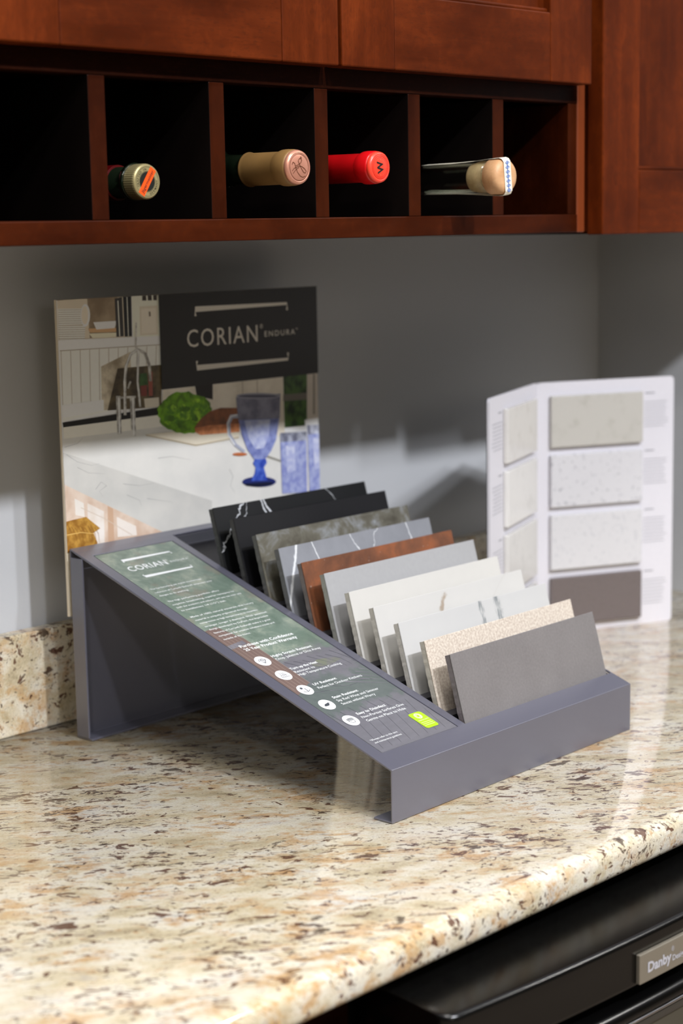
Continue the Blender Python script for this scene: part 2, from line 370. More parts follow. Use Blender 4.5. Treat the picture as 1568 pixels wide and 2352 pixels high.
boxo('side_flange', (SW-.0011, SD-.0185, .0026), (SW+.0011, SD-.0012, ZB-.0075), SHEET, stand, .0005)
# recessed tray with a step in front of every sample
bm = bmesh.new(); DP = -.012
TX0, TX1, TY0, TY1 = .1267, .3583, .0217, .3983
def slab(x0, x1, y0, y1, h0, h1):
    vs = [bm.verts.new(sp(x, y, h)) for x in (x0, x1) for y in (y0, y1) for h in (h0, h1)]
    for q in ((0,1,3,2), (4,6,7,5), (0,4,5,1), (2,3,7,6), (0,2,6,4), (1,5,7,3)): bm.faces.new([vs[i] for i in q])
slab(TX0, TX1, TY0, TY1, DP-.0015, DP)
slab(TX0, TX0+.0012, TY0, TY1, DP, -.0012); slab(TX1-.0012, TX1, TY0, TY1, DP, -.0012)
slab(TX0, TX1, TY1-.0012, TY1, DP, -.0012); slab(TX0, TX1, TY0, TY0+.0012, DP, -.0012)
TS = [.0227 + .0301*k for k in range(11)]                # foot of the front face of each sample, nearest first
for y in TS[1:]: slab(TX0+.0012, TX1-.0012, y-.011, y-.004, DP, -.0045)
finish(bm, 'tray', paint((84, 84, 90), .45, .05, 200, name='tray_grey'), stand)

# printed sign panel in the left strip
GX0, GX1, GY0, GY1 = .0137, .1155, .0218, .3880
bm = bmesh.new(); slab(.0131, .1163, .0216, .3888, -.0035, -.0018)
finish(bm, 'sign_backing', BLKM, stand)
bm = bmesh.new(); slab(GX0, GX1, GY0, GY1, -.0017, .0006)
def green_mat():
    t = NT('printed_green_marble'); a = t.noise(55, 6, .7, dist=.6); b = t.noise(16, 4, .6, dist=.3)
    c = t.ramp(a, [(.3, lin((92, 108, 96))), (.5, lin((120, 134, 122))), (.68, lin((158, 164, 148)))]); x = t.sep()
    c = t.mix(t.math('MULTIPLY', t.sm(b, .45, .62), .6), c, lin((96, 114, 102))); c = t.mix(t.math('MULTIPLY', t.sm(t.noise(30, 3, .5, t.map(loc=(5, 5, 5))), .6, .7), .5), c, lin((132, 124, 112)))
    g = t.mix(t.noise(90, 4, .6, t.map(sc=(.5, 1.6, 1), rot=(0, 0, .5))), lin((100, 99, 104)), lin((118, 117, 124)))
    g2 = t.mix(t.noise(120, 4, .6), lin((82, 90, 90)), lin((104, 112, 108)))
    yn = t.math('ADD', x[1], t.math('MULTIPLY', t.math('SUBTRACT', t.noise(38, 5, .65, t.map(loc=(2, 2, 2))), .5), .07))
    g = t.mix(t.math('MULTIPLY', t.sm(yn, .076, .086), t.sm(yn, .142, .128)), g, g2)
    c = t.mix(t.sm(yn, .166, .186), g, c)
    return t.out(c, .28, spec=.5)
GREEN = green_mat()
GPRINT = paint((124, 124, 131), .28, .05, 20, name='printed_grey')
sign = finish(bm, 'sign_panel', GPRINT, stand)
mats = [GREEN, paint((116, 98, 92), .28, .08, 40), paint((152, 134, 124), .28), paint((92, 104, 104), .28, c2=(112, 122, 118), sc=60), paint((88, 88, 94), .28), paint((126, 124, 130), .28, c2=(108, 106, 114), sc=40), paint((112, 116, 100), .28, c2=(112, 110, 112), sc=70)]
bm = bmesh.new(); H = [.0008]
def fS(x, y): return sp(min(max(x, GX0+.0002), GX1-.0002), min(max(y, GY0+.0002), GY1-.0002), H[0])
# green marble upper two thirds with a ragged lower end
poly(bm, fS, [(GX0, GY1), (GX0, GY0), (GX1, GY0), (GX1, GY1)], 0)
H[0] = .00086
poly(bm, fS, [(GX0, .235), (.030, .238), (.0405, .212), (.0405, .130), (GX0, .118)], 1)
poly(bm, fS, [(.066, .152), (.080, .157), (.100, .154), (.104, .149), (.085, .145), (.07, .147)], 6)
H[0] = .00092
for k in range(6): line(bm, fS, [(GX0+.003+.0048*k, .232-.001*k), (GX0+.003+.0048*k, .124+.001*k)], .0005, 2)
poly(bm, fS, [(GX0, .2065), (.0365, .2095), (.0365, .2035), (GX0, .2005)], 5)
for k in range(7): line(bm, fS, [(.045+.010*k, .165-.002*(k % 3)), (.060+.009*k, .148+.002*(k % 2)), (.072+.007*k, .138)], .0009, 4, .0002)
for k in range(9): line(bm, fS, [(.03+.009*k, .118-.003*(k % 3)), (.045+.008*k, .110+.002*(k % 2))], .0007, 4 if k % 2 else 5, .0002)
for k in range(5): line(bm, fS, [(.075+.008*k, .118+.003*k), (.1155, .100+.006*k)], .0018, 5, .0004)
for k in range(8): line(bm, fS, [(.020+.012*k, .026), (.034+.012*k, .074)], .00030, 4)
for k in range(7): line(bm, fS, [(.016+.013*k, .086-.003*(k % 2)), (.016+.013*k+.004, .064)], .00045, 4)
print_ = finish(bm, 'printed_pattern', mats, sign)
bm = bmesh.new(); H[0] = .0010
def bracket(bm, f, x0, x1, zt, zb, tick, w, mi=0):
    line(bm, f, [(x0, zt-tick), (x0, zt), (x1, zt), (x1, zt-tick)], w, mi)
    line(bm, f, [(x0, zb+tick), (x0, zb), (x1, zb), (x1, zb+tick)], w, mi)
bracket(bm, fS, .034, .0960, .3705, .3375, .0035, .0020)
add_text(bm, 'CORIAN', fS, .0275, .3500, .0085, .049, .012, space=1.08); add_text(bm, '\u00ae', fS, .0775, .3560, .0025)
add_text(bm, 'ENDURA', fS, .0815, .3520, .0030, .0230, .004, space=1.35); add_text(bm, '\u2122', fS, .1050, .3540, .0018)
body = [("The hardworking yet stylish countertops", .3140, .066), ("collection of Corian\u00ae Endura\u00ae empowers your", .3075, .0745), ("designs to do anything.", .3012, .037),
        ("The high performing portfolio offers", .2897, .066), ("exquisite, breathtaking, superior resistance to", .2834, .080), ("both the outdoors and indoors, and you can even add", .2776, .084), ("to installations 1/4 (1/2\u201d) slab.", .2717, .058),
        ("Made of 100% natural minerals, this luxury", .2590, .082), ("material is uniquely engineered through", .2528, .0675), ("compression at high temperatures to resemble", .2468, .0752), ("stronger, longer a diamond. With patented", .2404, .0808), ("design developed by DuPont, the impressive", .2347, .0769), ("features of Corian\u00ae Endura\u00ae make it a great", .2283, .0739), ("companion for creative solutions inside and", .2223, .0729), ("outside of the home.", .2160, .035)]
for s, y, w in body: add_text(bm, s, fS, .0198, y, .0024, w, .004)
add_text(bm, 'Purchase with Confidence', fS, .0248, .1994, .0040, .0692, .018); add_text(bm, '25 Year Product Warranty', fS, .0250, .1932, .0040, .0680, .018)
rows = [((.1757, .1701), ['Highly Scratch Resistant', 'Chop, Julienne or Dice Away'], [.053, .059]), ((.1523, .1468, .1418), ['Turn up the Heat', 'Resistant to', 'High Temperature Cooking'], [.035, .026, .056]), ((.1243, .1184), ['UV Resistant', 'Perfect for Outdoor Kitchens'], [.030, .058]),
        ((.1011, .0957, .0902), ['Stain Resistant', 'Sip Red Wine and Simmer', 'Sauces without Worry'], [.033, .055, .044]), ((.0729, .0670, .0614), ['Easy to Disinfect', 'Non-Porous Surfaces Give', 'Germs no Place to Hide'], [.038, .056, .052])]
for yy, ls, ws in rows:
    for k, (y, s, w) in enumerate(zip(yy, ls, ws)): add_text(bm, s, fS, .0410, y, .0032, w, .016 if k == 0 else .002)
add_text(bm, '*Always refer to the care', fS, .0185, .0381, .0021, .035, .004); add_text(bm, 'and maintenance guidelines', fS, .0193, .0339, .0021, .035, .004)
finish(bm, 'lettering', paint((236, 238, 238), .3, name='white_print'), sign)
INK = paint((70, 74, 80), .4, name='grey_ink')
def glyph(bm, k, cx, cy):
    H[0] = .00125; L = lambda pts, w=.0004: line(bm, fS, [(cx+a/1000, cy+b/1000) for a, b in pts], w, 1)
    if k == 0: L([(-4, 1), (-2.3, 3), (2.3, 3), (4, 1), (0, -4), (-4, 1), (4, 1)]); L([(-1.5, 1), (0, -4), (1.5, 1), (0, 3), (-1.5, 1)])
    if k == 1: L([(-4.5, -3), (4.5, -3), (3.4, .3), (-3.4, .3), (-4.5, -3)]); [L([(-2.2+q*2.0, 1), (-1.8+q*2.0, 2), (-2.4+q*2.0, 3), (-2+q*2.0, 4)]) for q in range(3)]; [L([(-2.2+q*2, -2.4), (-2+q*2, -.4)]) for q in range(3)]
    if k == 2:
        poly(bm, fS, circ(cx-.002, cy+.003, .0014, n=14), 1); [L([(-2+1.8*math.cos(a), 3+1.8*math.sin(a)), (-2+2.6*math.cos(a), 3+2.6*math.sin(a))], .0003) for a in [math.pi/4*q for q in range(8)]]
        L([(-4.5, -3), (1.5, -3.4), (5, -1)]); L([(1, -3), (1, 2)], .0007); L([(2.5, -2.4), (2.8, 1.8)], .0002); L([(-3, -1), (-2, -2)], .0005)
    if k == 3: poly(bm, fS, [(cx-.0042, cy-.0012), (cx-.002, cy+.001), (cx+.0022, cy+.0018), (cx+.004, cy+.0022), (cx+.0030, cy-.0002), (cx+.001, cy-.0020), (cx-.003, cy-.0020)], 1); L([(4, .5), (5, 1.6)]); L([(-2, -3), (-1, -3.4)])
    if k == 4:
        L([(-3.4, 2.4), (-3, -1.2), (-1, -3.6), (2, -3.6), (3.4, -1), (3.6, 2)])
        for q in range(4): L([(-2.4+q*1.6, -.8), (-2.8+q*1.8, 3.2-.3*abs(q-1.5)), (-1.6+q*1.8, 3.2-.3*abs(q-1.5)), (-1.2+q*1.6, -.4)], .00035)
for k, (cx, cy) in enumerate(((.0268, .1742), (.0268, .1483), (.0268, .1222), (.0268, .0963), (.0275, .0690))):
    bm = bmesh.new(); H[0] = .0011; poly(bm, fS, circ(cx, cy, .0078, n=40), 0); glyph(bm, k, cx, cy)
    finish(bm, 'icon_disc', [paint((240, 240, 242), .3, name='white_disc'), INK], sign)
def rrect(x0, y0, x1, y1, r, n=6):
    P = []
    for cx, cy, a in ((x1-r, y1-r, 0), (x0+r, y1-r, 90), (x0+r, y0+r, 180), (x1-r, y0+r, 270)):
        P += [(cx+r*math.cos(math.radians(a+90*k/n)), cy+r*math.sin(math.radians(a+90*k/n))) for k in range(n+1)]
    return P
bm = bmesh.new(); H[0] = .0011; poly(bm, fS, rrect(.0850, .0308, .1020, .0540, .0028), 0)
H[0] = .0012; poly(bm, fS, circ(.0935, .0485, .0040), 1); H[0] = .0013
line(bm, fS, circ(.0935, .0485, .0027, n=20, a0=.3, a1=5.4), .0005, 0); poly(bm, fS, [(.0920, .0470), (.0950, .0470), (.0950, .0490), (.0935, .0505), (.0920, .0490)], 0)
H[0] = .0012; add_text(bm, 'GREENGUARD', fS, .0868, .0418, .0013, .0135, mi=1)
for k in range(3): line(bm, fS, [(.0868, .0392-.0022*k), (.1003, .0392-.0022*k)], .0004, 1)
finish(bm, 'green_sticker', [paint((168, 220, 30), .3, name='lime_green'), paint((236, 246, 200), .3)], sign)
bm = bmesh.new(); lathe(bm, [(.0025, 0), (.0025, .0008), (.0012, .0014)], 16, 'Z')
bmesh.ops.transform(bm, matrix=Matrix.Translation(sp(.121, .0400, .0010)) @ Matrix.Rotation(TH, 4, 'X'), verts=bm.verts); bm.free()

# ------------------------------------------------------------------ countertop samples in the tray
def stone(kind):
    t = NT('sample_'+kind); x = t.sep(); u, w = x[0], x[2]
    if kind == 'black_marble':
        c = t.mix(t.noise(40, 4), lin((18, 19, 20)), lin((28, 29, 31)))
        for a in ((1, .35, .092, .0011, .010, -.1, .2, 60, 1.), (1, .45, .104, .0014, .008, .02, .2, 60, 2.), (1, -.9, -.024, .0016, .030, .0, .075, 90, 3.), (.7, -.3, .012, .0005, .02, -.1, .2, 70, 4.), (1, .5, .205, .0005, .02, .03, .2, 60, 5.)):
            c = t.mix(t.vein(u, w, *a[:3], a[3], a[4], a[5], a[6], a[7], a[8]), c, lin((205, 208, 212)))
    elif kind == 'plain_black': c = t.mix(t.noise(300, 3), lin((18, 18, 21)), lin((24, 24, 27)))
    elif kind == 'olive_patina':
        c = t.ramp(t.noise(32, 6, .65, dist=.6), [(.32, lin((70, 66, 56))), (.5, lin((98, 95, 84))), (.62, lin((128, 130, 130))), (.72, lin((160, 168, 176)))])
    elif kind == 'grey_marble':
        c = t.mix(t.noise(45, 5), lin((118, 120, 125)), lin((140, 142, 148)))
        for a in ((1, -.45, -.008, .0022, .006, -.1, .2, 60, 1.), (1, .3, .068, .0009, .008, -.1, .2, 50, 2.), (1, .6, .146, .0006, .01, .035, .2, 60, 3.), (1, -.6, .10, .0005, .02, -.1, .2, 60, 5.), (1, .2, .205, .0009, .02, -.1, .2, 60, 6.)):
            c = t.mix(t.math('MULTIPLY', t.vein(u, w, *a[:3], a[3], a[4], a[5], a[6], a[7], a[8]), .9), c, lin((222, 224, 226)))
    elif kind == 'rust':
        c = t.ramp(t.noise(26, 6, .65, dist=.4), [(.3, lin((84, 54, 40))), (.5, lin((112, 70, 48))), (.7, lin((146, 84, 50)))]); c = t.mix(t.math('MULTIPLY', t.sm(t.noise(260, 3), .66, .74), .5), c, lin((170, 150, 140)))
    elif kind == 'light_grey': c = t.mix(t.noise(200, 3), lin((152, 152, 153)), lin((162, 162, 163)))
    elif kind == 'plain_white': c = t.mix(t.noise(80, 3), lin((190, 188, 183)), lin((195, 193, 188)))
    elif kind == 'brown_vein_white':
        c = t.mix(t.noise(14, 4), lin((184, 183, 180)), lin((198, 196, 192)))
        m = t.math('MULTIPLY', t.vein(u, w, 1, -.75, .052, .0042, .016, .018, .2, 50, 2.), t.sm(t.noise(60, 4), .4, .6)); c = t.mix(t.math('MULTIPLY', m, .8), c, lin((146, 128, 108)))
        c = t.mix(t.math('MULTIPLY', t.vein(u, w, 1, -1.4, .10, .002, .02, -.1, .2, 40, 5.), .35), c, lin((180, 176, 172)))
    elif kind == 'grey_vein_white':
        c = t.mix(t.noise(12, 4), lin((178, 178, 178)), lin((194, 193, 190)))
        for a in ((1, .12, .128, .0040, .010, .02, .2, 70, 1.), (1, .05, .150, .0055, .008, .028, .2, 90, 4.), (1, -.5, .02, .002, .02, -.1, .045, 60, 6.)):
            m = t.math('MULTIPLY', t.vein(u, w, *a[:3], a[3], a[4], a[5], a[6], a[7], a[8]), t.sm(t.noise(150, 4, .6, t.map(sc=(2.5, 1, .6))), .35, .6)); c = t.mix(t.math('MULTIPLY', m, .85), c, lin((112, 118, 120)))
    elif kind == 'beige': c = t.mix(t.sm(t.noise(420, 3), .35, .65), lin((184, 170, 156)), lin((212, 202, 188)))
    else: c = t.mix(t.math('ADD', t.math('MULTIPLY', t.noise(420, 3), .6), t.math('MULTIPLY', t.noise(25, 3), .4)), lin((96, 92, 91)), lin((136, 132, 131)))
    return t.out(c, .42, spec=.4, bump=t.noise(500, 3), bstr=.08, bdist=.0005)
SAMP = [('grey_concrete', 'plain mid grey sample with fine speckle, frontmost in the grey stand', (122, 114, 116)),
        ('beige', 'beige fine speckled sample standing right behind the frontmost grey one', (196, 190, 178)),
        ('grey_vein_white', 'white marble sample with dark grey vertical veins right of its middle', (196, 192, 184)),
        ('brown_vein_white', 'white marble sample with a single brown diagonal vein near its middle', (198, 194, 184)),
        ('plain_white', 'plain warm white sample without any veining', (200, 196, 186)),
        ('light_grey', 'plain light grey sample just in front of the rust brown one', (152, 152, 144)),
        ('rust', 'rust brown metal-look sample in the middle of the row', (112, 104, 102)),
        ('grey_marble', 'mid grey marble sample with thin white veins right behind the rust brown one', (98, 98, 98)),
        ('olive_patina', 'mottled olive and grey patina sample, third from the back of the row', (96, 96, 94)),
        ('plain_black', 'plain matt black sample without veins, second from the back of the row', (72, 72, 72)),
        ('black_marble', 'black marble sample with bold white veins, rearmost in the grey stand', (70, 72, 72))]
LEAN = math.radians(15.5)
for k, (kind, lab, ec) in enumerate(SAMP):
    y0 = TS[k]
    # foot sits on the tray floor; local frame of the sample: x along, y into the row, z up the face
    fy = y0 - .0030; fz = ZF+SL*fy + (DP)*cT + .0022
    e = empty('countertop_sample', (SM @ Vector((.1285, fy, fz))), ROT)
    e.rotation_euler = (-LEAN, 0, ROT); e.rotation_mode = 'XYZ'
    tag(e, lab, 'stone sample', 'countertop samples in the grey stand')
    Hh = {0: .0735, 5: .0765, 9: .0755, 10: .0725, 1: .0710}.get(k, .0730); wd = {0: .2245}.get(k, .2290)
    ml = stone(kind)
    me = NT('sample_edge'); em = me.out(me.mix(me.noise(400, 4), tuple(v*.8 for v in lin(ec)), tuple(min(1, v*1.12) for v in lin(ec))), .6, bump=me.noise(700, 4), bstr=.5, bdist=.0006)
    bm = bmesh.new(); box(bm, (0, 0, 0), (wd, .0014, Hh)); f1 = bev(finish(bm, 'face_layer', ml, e), .0004, 1)
    # sawn core with a slightly ragged edge
    bm = bmesh.new(); n = 26; rows = []
    for i in range(n+1):
        z = .0004+(Hh-.0010)*i/n; j = random.uniform(0, .0005); q = random.uniform(0, .0004)
        rows.append([(-j*.0+.0002-j*.5, .0015, z), (wd-.0003, .0015, z), (wd-.0003, .0065, z), (.0004-q*1.6, .0065, z)])
    sweep(bm, rows); finish(bm, 'core', em, e)

# ------------------------------------------------------------------ poster behind the stand
PT = .003; PY = SD+.0035
post = tag(empty('poster', (SM @ Vector((-.0010, PY, .1218))), ROT), 'upright photo board with dark header panel and white lettering behind the grey stand', 'poster')
PW, PH = .3620, .3078
boxo('board', (0, .0003, 0), (PW, PT, PH), paint((226, 214, 190), .5, name='foam_board'), post)
# hooks that hold the board on the stand's back
for x in (.06, .30): boxo('hook', (x, .0031, .0), (x+.02, .0041, .09), BLKM, post)
def plane_of(px, py):
    """a point of the photographed board, in board coordinates"""
    d = fw + rt*((px-784)/FPX) - up*((py-1176)/FPX); o = CAM; n = Vector((-math.sin(ROT), math.cos(ROT), 0)); p0 = SM @ Vector((0, PY, 0))
    P = o + d*((p0-o).dot(n)/d.dot(n)); L = SM.inverted() @ P; return (L.x+.0015, L.z-.1218)
pm = []; HP = [0.0]
def pmat(c, **k):
    m = paint(c, .45, **k)
    if m not in pm: pm.append(m)
    return pm.index(m)
LV = [0]
def fP(zx, zy):
    u, v = plane_of(100+zx/2.3758, 640+zy/2.3758); return (min(max(u, .0004), PW-.0003), -.000008*LV[0], min(max(v, .0003), PH-.0003))
bm = bmesh.new()
def up_(c, pts): return tuple(min(250, int(v*1.22)) for v in c) if sum(p[1] for p in pts)/len(pts) < 830 else c  # lightens upper print colours to make up for light missing there
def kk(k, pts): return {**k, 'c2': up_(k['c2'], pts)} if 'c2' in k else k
rr = random.Random(5)
def blob(cx, cy, rx, ry, j, n=40, a0=0): return [(cx+rx*math.cos(2*math.pi*k/n)*(1+rr.uniform(-j, j)), cy+ry*math.sin(2*math.pi*k/n)*(1+rr.uniform(-j, j))) for k in range(n)]
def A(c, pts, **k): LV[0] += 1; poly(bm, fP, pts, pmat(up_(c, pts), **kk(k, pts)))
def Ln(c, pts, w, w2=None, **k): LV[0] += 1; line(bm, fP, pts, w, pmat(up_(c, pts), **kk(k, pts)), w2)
A((226, 220, 208), [(40, 90), (1540, 20), (1560, 1500), (90, 1500)])
A((196, 186, 168), [(70, 100), (475, 90), (480, 325), (80, 340)], var=.1, sc=20)
A((120, 104, 84), [(235, 95), (400, 92), (405, 300), (250, 325)], c2=(150, 134, 112), sc=30)
A((225, 216, 200), [(75, 165), (205, 163), (208, 250), (80, 255)]); A((225, 216, 200), [(78, 258), (225, 256), (222, 330), (85, 335)])
for k in range(14): Ln((150, 138, 120), [(78, 172+12*k), ((205 if k < 7 else 224), 170+12*k)], 2.5)
A((226, 220, 206), blob(225, 200, 26, 62, 0)); A((205, 196, 180), blob(222, 200, 18, 50, 0))
A((120, 92, 66), [(70, 85), (180, 85), (110, 112), (72, 120)])
A((214, 200, 178), [(245, 300), (412, 294), (385, 318), (265, 325)]); A((186, 150, 112), [(240, 272), (412, 268), (405, 290), (250, 295)]); A((242, 236, 224), [(268, 238), (398, 230), (385, 270), (285, 278)])
A((60, 58, 56), [(385, 110), (425, 100), (435, 315), (395, 318)]); A((38, 38, 38), [(430, 95), (475, 93), (480, 315), (440, 317)]); A((210, 205, 195), [(400, 120), (405, 120), (415, 315), (410, 315)]); A((210, 205, 195), [(450, 100), (454, 100), (462, 315), (458, 315)])
A((214, 206, 192), [(476, 90), (640, 80), (640, 318), (486, 322)]); A((60, 54, 46), [(535, 85), (615, 82), (615, 118), (535, 120)]); Ln((214, 206, 192), [(560, 85), (562, 120)], 8); Ln((214, 206, 192), [(590, 85), (592, 120)], 8)
A((196, 188, 172), [(520, 152), (618, 146), (620, 305), (524, 310)]); A((206, 198, 184), [(530, 165), (610, 160), (612, 295), (533, 300)]); A((110, 98, 84), [(570, 180), (580, 180), (582, 205), (572, 207)])
A((236, 228, 212), [(80, 336), (640, 312), (640, 358), (86, 392)]); Ln((140, 128, 110), [(86, 394), (640, 360)], 4)
A((222, 214, 200), [(86, 396), (640, 362), (640, 660), (104, 778)])
for k in range(11): Ln((150, 140, 124), [(92+52*k, 396-3*k), (104+50*k, 760-10*k)], 3)
A((130, 118, 98), [(310, 480), (470, 400), (480, 700), (315, 720)], c2=(190, 180, 160), sc=50)
A((54, 46, 36), [(400, 490), (640, 470), (640, 700), (345, 720)], c2=(96, 84, 60), sc=50)
A((62, 92, 48), [(520, 520), (560, 515), (565, 580), (520, 585)], c2=(40, 60, 36), sc=90); A((130, 72, 60), [(568, 510), (590, 508), (592, 640), (570, 640)]); A((190, 182, 168), [(545, 655), (625, 648), (628, 700), (550, 705)]); A((110, 56, 48), [(525, 585), (560, 580), (560, 640), (528, 642)])
A((236, 228, 214), [(98, 690), (325, 660), (325, 720), (102, 760)]); A((28, 26, 24), [(100, 786), (640, 700), (640, 745), (104, 812)]); A((206, 202, 192), [(104, 812), (640, 742), (700, 860), (108, 880)])
A((236, 233, 226), [(104, 874), (400, 838), (700, 800), (1520, 840), (1520, 1500), (100, 1500)], c2=(226, 224, 218), sc=16)
A((218, 215, 208), [(100, 950), (915, 1212), (915, 1500), (100, 1500)], c2=(208, 206, 200), sc=24)
for pts in ([(110, 920), (180, 900), (210, 870)], [(120, 960), (180, 1000), (260, 1020), (300, 1010)], [(280, 1150), (310, 1110), (340, 1130), (300, 1160), (320, 1190)], [(1010, 1040), (1030, 1080), (1015, 1130), (1040, 1170)], [(430, 1120), (520, 1130), (600, 1115)], [(560, 1200), (700, 1220)], [(180, 1030), (240, 1060), (330, 1065)], [(620, 980), (700, 970), (800, 990)], [(450, 1180), (520, 1210), (530, 1240)]): Ln((168, 166, 164), pts, 2.6, .8)
A((150, 146, 136), [(1205, 960), (1290, 990), (1290, 1002), (1200, 972)])
A((232, 212, 194), [(104, 1125), (350, 1240), (650, 1385), (640, 1500), (100, 1500)], c2=(214, 186, 164), sc=40)
A((240, 232, 222), [(165, 1200), (215, 1225), (220, 1300), (170, 1290)]); A((242, 234, 226), [(235, 1225), (325, 1270), (330, 1480), (240, 1450)], c2=(230, 216, 202), sc=40); A((206, 170, 142), [(345, 1240), (375, 1255), (385, 1500), (350, 1500)]); A((240, 230, 220), [(395, 1300), (500, 1350), (505, 1400), (400, 1410)]); Ln((214, 196, 178), [(200, 1250), (330, 1310), (480, 1400)], 4)
A((196, 148, 66), [(100, 1330), (150, 1318), (228, 1300), (265, 1330), (305, 1362), (268, 1388), (290, 1440), (280, 1500), (100, 1500)], c2=(150, 102, 36), sc=130)
for k in range(9): Ln((130, 86, 30), [(130+18*k, 1350+4*(k % 3)), (150+18*k, 1390), (165+17*k, 1440)], 3, 1)
Ln((226, 184, 104), [(120, 1400), (200, 1385), (275, 1392)], 6, 3)
# tap
for p, w in (([(402, 640), (410, 850)], 24), ([(478, 640), (488, 862)], 26), ([(440, 745), (438, 560), (445, 480), (470, 415), (510, 388), (550, 410), (572, 470), (578, 560)], 15), ([(396, 650), (500, 645)], 12), ([(500, 240), (498, 380)], 8), ([(512, 385), (508, 560), (522, 700)], 12), ([(455, 600), (470, 560)], 10)): Ln((122, 118, 112), p, w, c2=(190, 188, 182), sc=120)
for p, w in (([(405, 650), (410, 845)], 6), ([(482, 650), (488, 855)], 6), ([(438, 740), (436, 560), (443, 480), (468, 412), (510, 385)], 4), ([(512, 390), (508, 560), (522, 690)], 4)): Ln((230, 228, 222), p, w)
A((206, 198, 184), [(648, 590), (1310, 530), (1310, 860), (640, 800)], c2=(190, 182, 168), sc=30); A((34, 30, 26), [(820, 580), (918, 575), (918, 660), (830, 640)]); Ln((150, 140, 124), [(1080, 560), (1082, 700)], 4); Ln((150, 140, 124), [(1160, 555), (1162, 700)], 4)
A((66, 92, 44), [(1302, 530), (1432, 522), (1432, 800), (1310, 812)], c2=(30, 44, 26), sc=70); A((176, 168, 158), [(1432, 515), (1560, 505), (1560, 800), (1432, 800)], var=.12, sc=40); Ln((120, 114, 104), [(1470, 520), (1470, 740)], 10); A((96, 92, 84), [(1302, 632), (1432, 622), (1432, 660), (1302, 668)])
A((226, 228, 234), [(1420, 770), (1560, 750), (1560, 900), (1425, 850)])
A((240, 230, 208), [(552, 850), (1060, 800), (1062, 870), (826, 906)]); Ln((196, 180, 150), [(552, 854), (826, 910), (1060, 866)], 6)
A((70, 104, 14), blob(765, 730, 150, 112, .07), c2=(104, 150, 26), sc=110)
for k in range(34):
    a = rr.uniform(0, 6.28); r_ = rr.uniform(.1, .82); A(rr.choice([(124, 168, 30), (98, 142, 20), (146, 188, 48), (60, 92, 10)]), blob(765+150*r_*math.cos(a), 730+108*r_*math.sin(a), rr.uniform(12, 34), rr.uniform(10, 26), .25, 14), c2=(74, 116, 28), sc=160)
A((128, 78, 48), [(818, 812), (850, 765), (900, 725), (960, 705), (1060, 705), (1062, 835), (850, 852), (822, 838)], c2=(96, 62, 40), sc=90)
A((196, 130, 88), [(818, 815), (900, 800), (1062, 790), (1062, 836), (850, 853), (822, 838)], c2=(160, 96, 58), sc=110)
A((196, 112, 64), blob(1065, 958, 40, 9, .03))
# goblet and tumblers
Ln((176, 180, 196), [(1060, 750), (1020, 752), (1002, 790), (1006, 850), (1040, 905), (1090, 945)], 22, 16); Ln((226, 230, 240), [(1050, 742), (1014, 752), (996, 795), (1002, 855), (1036, 908)], 6)
A((116, 126, 186), [(1045, 650), (1284, 630), (1280, 760), (1262, 880), (1235, 940), (1200, 990), (1145, 990), (1105, 930), (1075, 850), (1055, 760)], c2=(150, 160, 212), sc=130)
A((206, 212, 238), [(1090, 775), (1230, 768), (1222, 860), (1195, 925), (1150, 930), (1112, 870)], c2=(170, 178, 222), sc=130)
A((92, 92, 108), [(1043, 648), (1286, 628), (1282, 762), (1056, 772)], c2=(124, 124, 140), sc=60); A((140, 140, 152), blob(1165, 640, 120, 16, .0)); A((78, 78, 92), blob(1165, 641, 108, 9, .0))
A((36, 46, 110), blob(1170, 1108, 92, 28, .0)); A((44, 70, 176), [(1146, 985), (1208, 985), (1212, 1005), (1196, 1030), (1204, 1060), (1215, 1100), (1125, 1104), (1146, 1060), (1150, 1030), (1136, 1008)], c2=(90, 120, 214), sc=150)
A((20, 24, 50), [(1090, 1118), (1250, 1108), (1235, 1125), (1160, 1136), (1100, 1130)])
for x0, x1, y0, y1 in ((1284, 1428, 842, 1165), (1432, 1530, 800, 1150)):
    A((138, 146, 204), [(x0, y0), (x1, y0-8), (x1+4, y1), (x0+12, y1+8)], c2=(176, 184, 222), sc=140); A((110, 112, 130), [(x0, y0), (x1, y0-8), (x1, y0+40), (x0+2, y0+50)], c2=(190, 194, 210), sc=80)
    A((214, 218, 240), [(x0+30, y0+70), (x0+80, y0+66), (x0+85, y1-120), (x0+40, y1-110)], c2=(180, 186, 226), sc=140)
photo = finish(bm, 'printed_photo', pm, post)
OFF = -.000008*(LV[0]+6)
HX0, HZ0 = .1296, .2122
boxo('header_panel', (HX0, OFF-.0003, HZ0), (PW, OFF, PH), paint((46, 44, 42), .5, .04, 200, name='charcoal_print'), post)
hp = bpy.data.objects['header_panel']
bm = bmesh.new(); fH = lambda x, z: (x+.0015, OFF-.0004, z-.1218)
bracket(bm, fH, .1775, .3128, .4127, .3527, .0070, .0028)
add_text(bm, 'CORIAN', fH, .1648, .3745, .0180, .1020, .0, space=1.15); add_text(bm, '\u00ae', fH, .2705, .3880, .0045)
add_text(bm, 'ENDURA', fH, .2775, .3790, .0058, .0470, .004, space=1.35); add_text(bm, '\u2122', fH, .3255, .3825, .0030)
finish(bm, 'lettering', paint((232, 226, 214), .45, name='pale_print'), hp)

